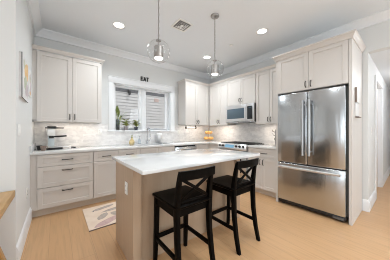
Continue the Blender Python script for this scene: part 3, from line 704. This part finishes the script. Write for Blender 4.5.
# ------------------------------------------------------------------ sink-side items
CZ = .914
fc = thing('faucet', 'tall chrome arched faucet behind the sink', 'faucet', (-2.03, -.085, CZ))
b = MB(); b.lathe([(0, 0), (.028, 0), (.028, .008), (.020, .015), (.018, .07), (.014, .075), (0, .075)], n=20); b.build('base', 'chrome', fc)
b = MB(); b.tube([(0, 0, .07), (0, 0, .27)]+[(0, -.075+.075*math.cos(a), .27+.085*math.sin(a)) for a in [PI*k/10 for k in range(1, 10)]]+[(0, -.15, .27), (0, -.15, .20)], .0115, 12); b.build('spout', 'chrome', fc)
b = MB(); b.cyl((0, -.15, .215), (0, -.15, .145), .016, .019); b.build('spray_head', 'chrome', fc)
b = MB(); b.cyl((.015, 0, .055), (.055, 0, .06), .009); b.cyl((.050, 0, .058), (.085, -.01, .115), .006); b.build('lever', 'chrome', fc)
sd = thing('soap_dispenser', 'slim clear soap dispenser between the amber bottle and the faucet', 'dispenser', (-2.21, -.09, CZ))
b = MB(); b.lathe([(0, 0), (.030, 0), (.032, .01), (.030, .09), (.012, .115), (.012, .125), (0, .125)], n=20); b.build('bottle', glass_mat('clear_plastic', (.86, .90, .93), .05, .6), sd)
b = MB(); b.cyl((0, 0, .12), (0, 0, .165), .006); b.tube([(0, 0, .16), (0, -.02, .166), (0, -.045, .158)], .0055, 8); b.cyl((0, 0, .112), (0, 0, .13), .014); b.build('pump', 'chrome', sd)
sb = thing('soap_bottle', 'round amber bottle of soap on the counter left of the sink', 'bottle', (-2.40, -.17, CZ))
b = MB(); b.lathe([(0, 0), (.040, 0), (.052, .015), (.056, .05), (.048, .085), (.022, .115), (.018, .14), (0, .14)], n=24); b.build('vessel', 'soap', sb)
b = MB(); b.lathe([(0, .138), (.022, .138), (.022, .16), (.010, .165), (.008, .20), (0, .20)], n=16); b.tube([(0, 0, .19), (0, -.02, .205), (0, -.05, .195)], .006, 8); b.build('pump', mat('olive_pump', (.42, .42, .22), .4), sb)
cn = thing('canister', 'upright stainless canister with a domed lid right of the faucet', 'canister', (-1.73, -.085, CZ))
b = MB(); b.lathe([(0, 0), (.074, 0), (.076, .006), (.074, .185), (0, .185)], n=32); b.build('body', 'steel_bright', cn)
b = MB(); b.lathe([(.076, .183), (.077, .195), (.070, .215), (.045, .232), (0, .237)], n=32); b.build('lid', 'plastic', cn)
b = MB(); b.lathe([(0, .236), (.010, .236), (.012, .25), (0, .254)], n=12); b.build('knob', 'steel_bright', cn)
th_ = thing('towel_holder', 'paper towel bar with dark ends mounted under the cabinet right of the window', 'holder', (-.85, -.18, 1.345))
b = MB(); b.cyl((-.15, 0, -.062), (.15, 0, -.062), .016); b.build('bar', 'nickel', th_)
for s in (-1, 1):
    b = MB(); b.cyl((s*.150, 0, -.062), (s*.170, 0, -.062), .030); b.box(s*.152, s*.166, -.012, .012, -.062, 0); b.build('end_bracket', 'bronze', th_)

# ------------------------------------------------------------------ fruit stand
FX, FY_ = -.31, -.29
fs = thing('fruit_stand', 'two-tier brass wire fruit stand in the counter corner', 'stand', (FX, FY_, CZ))
b = MB(); b.cyl((0, 0, .0), (0, 0, .32), .005)
b.tube([(.018*math.cos(q), 0, .335+.018*math.sin(q)) for q in [2*PI*k/12 for k in range(12)]], .003, 6, closed=True); b.build('post', 'wire', fs)
def ring(b, r, z): b.tube([(r*math.cos(q), r*math.sin(q), z) for q in [2*PI*k/28 for k in range(28)]], .003, 6, closed=True)
b = MB(); ring(b, .09, .003)
for k in range(4): b.tube([(0, 0, .012), (.09*math.cos(k*PI/2), .09*math.sin(k*PI/2), .004)], .003, 6)
b.build('base', 'wire', fs)
for R0, z0, nm in ((.150, .03, 'lower_basket'), (.112, .195, 'upper_basket')):
    b = MB(); ring(b, R0, z0+.045); ring(b, R0*.75, z0+.010); ring(b, R0*.4, z0+.001)
    for k in range(12):
        a = 2*PI*k/12; c, s = math.cos(a), math.sin(a)
        b.tube([(.006*c, .006*s, z0), (R0*.5*c, R0*.5*s, z0+.001), (R0*.8*c, R0*.8*s, z0+.012), (R0*c, R0*s, z0+.045)], .002, 5)
    b.build(nm, 'wire', fs)
ro = .042
first = thing('orange', 'x', 'orange', (0, 0, 0), 0, 'oranges in the fruit stand')
b = MB(); b.lathe([(max(0, ro*math.sin(PI*i/14)), -ro*.96*math.cos(PI*i/14)) for i in range(15)], n=22); b.build('peel', 'orange', first)
b = MB(); b.lathe([(0, ro*.965), (.004, ro*.955), (.003, ro*.94), (0, ro*.93)], n=8); b.build('stem_end', 'leaf', first)
GLOW, GUP = 'orange lying in the lower basket of the fruit stand', 'orange lying in the upper basket of the fruit stand'
spots = [(.090*math.cos(a), .090*math.sin(a), .03+.012+ro, GLOW) for a in [.3+2*PI*k/6 for k in range(6)]]
spots += [(.062*math.cos(a), .062*math.sin(a), .195+.007+ro, GUP) for a in [-.6+2*PI*k/4 for k in range(4)]]
for i, (x, y, z, l) in enumerate(spots):
    g = 'oranges in the lower basket' if l == GLOW else 'oranges in the upper basket'
    if i == 0: o = first; o['label'] = l; o['group'] = g; o.location = (FX+x, FY_+y, CZ+z)
    else: o = dup(first, (FX+x, FY_+y, CZ+z), i*.7, l, g)

# ------------------------------------------------------------------ espresso corner
em = thing('espresso_machine', 'pale espresso machine with black handle on the counter in the left corner', 'coffee machine', (-3.66, -.22, CZ))
b = MB(); b.box(-.10, .10, -.16, .13, 0, .035, .008); b.build('base', 'black', em)
b = MB(); b.box(-.085, -.005, -.05, .13, .035, .215, .012); b.build('body', 'aqua', em)
b = MB(); b.box(-.09, .005, -.14, .13, .215, .33, .014); b.build('head', 'plastic', em)
b = MB(); b.box(-.115, .115, -.15, .13, .33, .348, .004); b.box(-.09, .02, -.13, .10, .348, .366, .004); b.build('cup_tray', 'black', em)
b = MB(); b.cyl((-.04, -.10, .175), (-.04, -.10, .215), .032); b.tube([(-.01, -.10, .20), (.05, -.11, .203), (.15, -.125, .212)], [.011, .014, .012], 10); b.build('portafilter', 'black', em)
b = MB(); b.box(-.09, .17, -.19, -.04, .035, .045, .002)
for k in range(8): b.box(-.08+.028*k, -.07+.028*k, -.185, -.05, .045, .048)
b.build('drip_tray', 'steel_bright', em)
for i, (x, y, l, m) in enumerate(((-3.84, -.36, 'black coffee cup closest to the left wall beside the espresso machine', 'black'), (-3.79, -.47, 'small brown coffee cup in front of the black cup beside the espresso machine', 'brown'))):
    t = thing('coffee_cup', l, 'cup', (x, y, CZ))
    b = MB(); b.lathe([(0, 0), (.022, 0), (.034, .055), (.036, .072), (.032, .072), (.029, .05), (.018, .006), (0, .006)], n=20); b.build('bowl', m, t)
    b = MB(); b.tube([(.031, 0, .058), (.050, 0, .056), (.052, 0, .03), (.028, 0, .02)], .004, 8); b.build('handle', m, t)
t = thing('coffee_tamper', 'small steel coffee tamper lying right of the espresso machine', 'tamper', (-3.475, -.36, CZ))
b = MB(); b.cyl((0, 0, .027), (.018, 0, .027), .027); b.build('base', 'steel_bright', t)
b = MB(); b.tube([(.018, 0, .027), (.045, 0, .024), (.085, 0, .016)], [.008, .012, .015], 10); b.build('grip', 'black', t)
# appliance beside refrigerator
t = thing('mug_tree', 'dark metal mug tree on the counter beside the refrigerator', 'rack', (-.40, -2.235, CZ))
b = MB(); b.lathe([(0, 0), (.06, 0), (.062, .01), (.012, .016), (.009, .30), (.014, .31), (0, .32)], n=20); b.build('post', 'nickel', t)
b = MB()
for k, z in enumerate((.10, .10, .19, .19, .26, .26)):
    a = k*PI+.6*(k//2)+.8; b.tube([(0, 0, z), (.05*math.cos(a), .05*math.sin(a), z+.02), (.06*math.cos(a), .06*math.sin(a), z+.05)], .005, 8)
b.build('hook', 'bronze', t)
mug0 = None
for k, (z, a, l) in enumerate(((.075, .8+PI, 'dark cup on the lowest hook of the mug tree'), (.165, 1.4+PI, 'dark cup on the middle hook of the mug tree'), (.245, 2.0+PI, 'dark cup on the top hook of the mug tree'))):
    loc = (-.40+.078*math.cos(a), -2.235+.078*math.sin(a), CZ+z-.055)
    if mug0 is None:
        mug0 = thing('mug', l, 'cup', loc, a, 'dark cups on the mug tree')
        b = MB(); b.lathe([(0, 0), (.030, 0), (.034, .01), (.036, .068), (.033, .068), (.031, .012), (0, .010)], n=20); b.build('bowl', 'pot_grey', mug0)
        b = MB(); b.tube([(-.033, 0, .058), (-.050, 0, .056), (-.052, 0, .022), (-.032, 0, .016)], .004, 8); b.build('handle', 'pot_grey', mug0)
    else: dup(mug0, loc, a, l)

# ------------------------------------------------------------------ kitchen mat
mt = thing('kitchen_mat', 'cream kitchen mat with pink and taupe leaves in front of the sink cabinets', 'mat', (-3.33, -.715, 0))
b = MB(); b.box(0, 1.25, -.72, 0, 0.0005, .010, .003); b.build('mat_base', 'mat', mt)
b = MB(); b.box(-.002, 1.252, -.725, -.715, .0, .0102, .001); b.build('hem', 'brown', mt)
def mleaf(cx, cy, L, w, ang, m):
    pts = []
    for s in (1, -1):
        for k in range(8):
            u = k/8 if s == 1 else 1-k/8
            pts.append(((u-.5)*L, s*w*.5*math.sin(PI*u)**.75*(1+.12*math.sin(9*u))))
    c, s_ = math.cos(ang), math.sin(ang)
    b = MB(); b.prism([(cx+c*p-s_*q, cy+s_*p+c*q) for p, q in pts], 'z', .0098, .0106); b.build('leaf_motif', m, mt)
mleaf(.26, -.13, .34, .09, .25, 'mat_grey'); mleaf(.40, -.26, .40, .085, .15, 'mat_grey'); mleaf(.20, -.42, .22, .11, .9, 'mat_grey')
mleaf(.38, -.45, .22, .12, 2.2, 'mat_grey'); mleaf(.24, -.60, .42, .13, .45, 'mat_pink'); mleaf(.52, -.56, .34, .11, .3, 'mat_pink')
mleaf(.75, -.30, .36, .11, .8, 'mat_grey'); mleaf(.90, -.55, .36, .12, .3, 'mat_pink'); mleaf(.12, -.18, .05, .016, 1.2, 'ink')

# ------------------------------------------------------------------ oak table at the left
tb = thing('oak_table', 'light oak table with angled legs at the left edge against the wall', 'table', (-4.62, -2.22, 0))
b = MB(); b.box(-.70, .700, -.40, .540, .636, .692, .004); b.build('tabletop', 'table', tb)
for sx in (-1, 1):
    for y0, y1 in ((-.33, -.33), (.48, .48)):
        b = MB(); b.beam((sx*.48, y0, .64), (sx*.655, y1, .0), .06, .07, up=(0, 1, 0), bev=.004); b.build('leg', 'table_leg', tb)
bpy.context.view_layer.update()
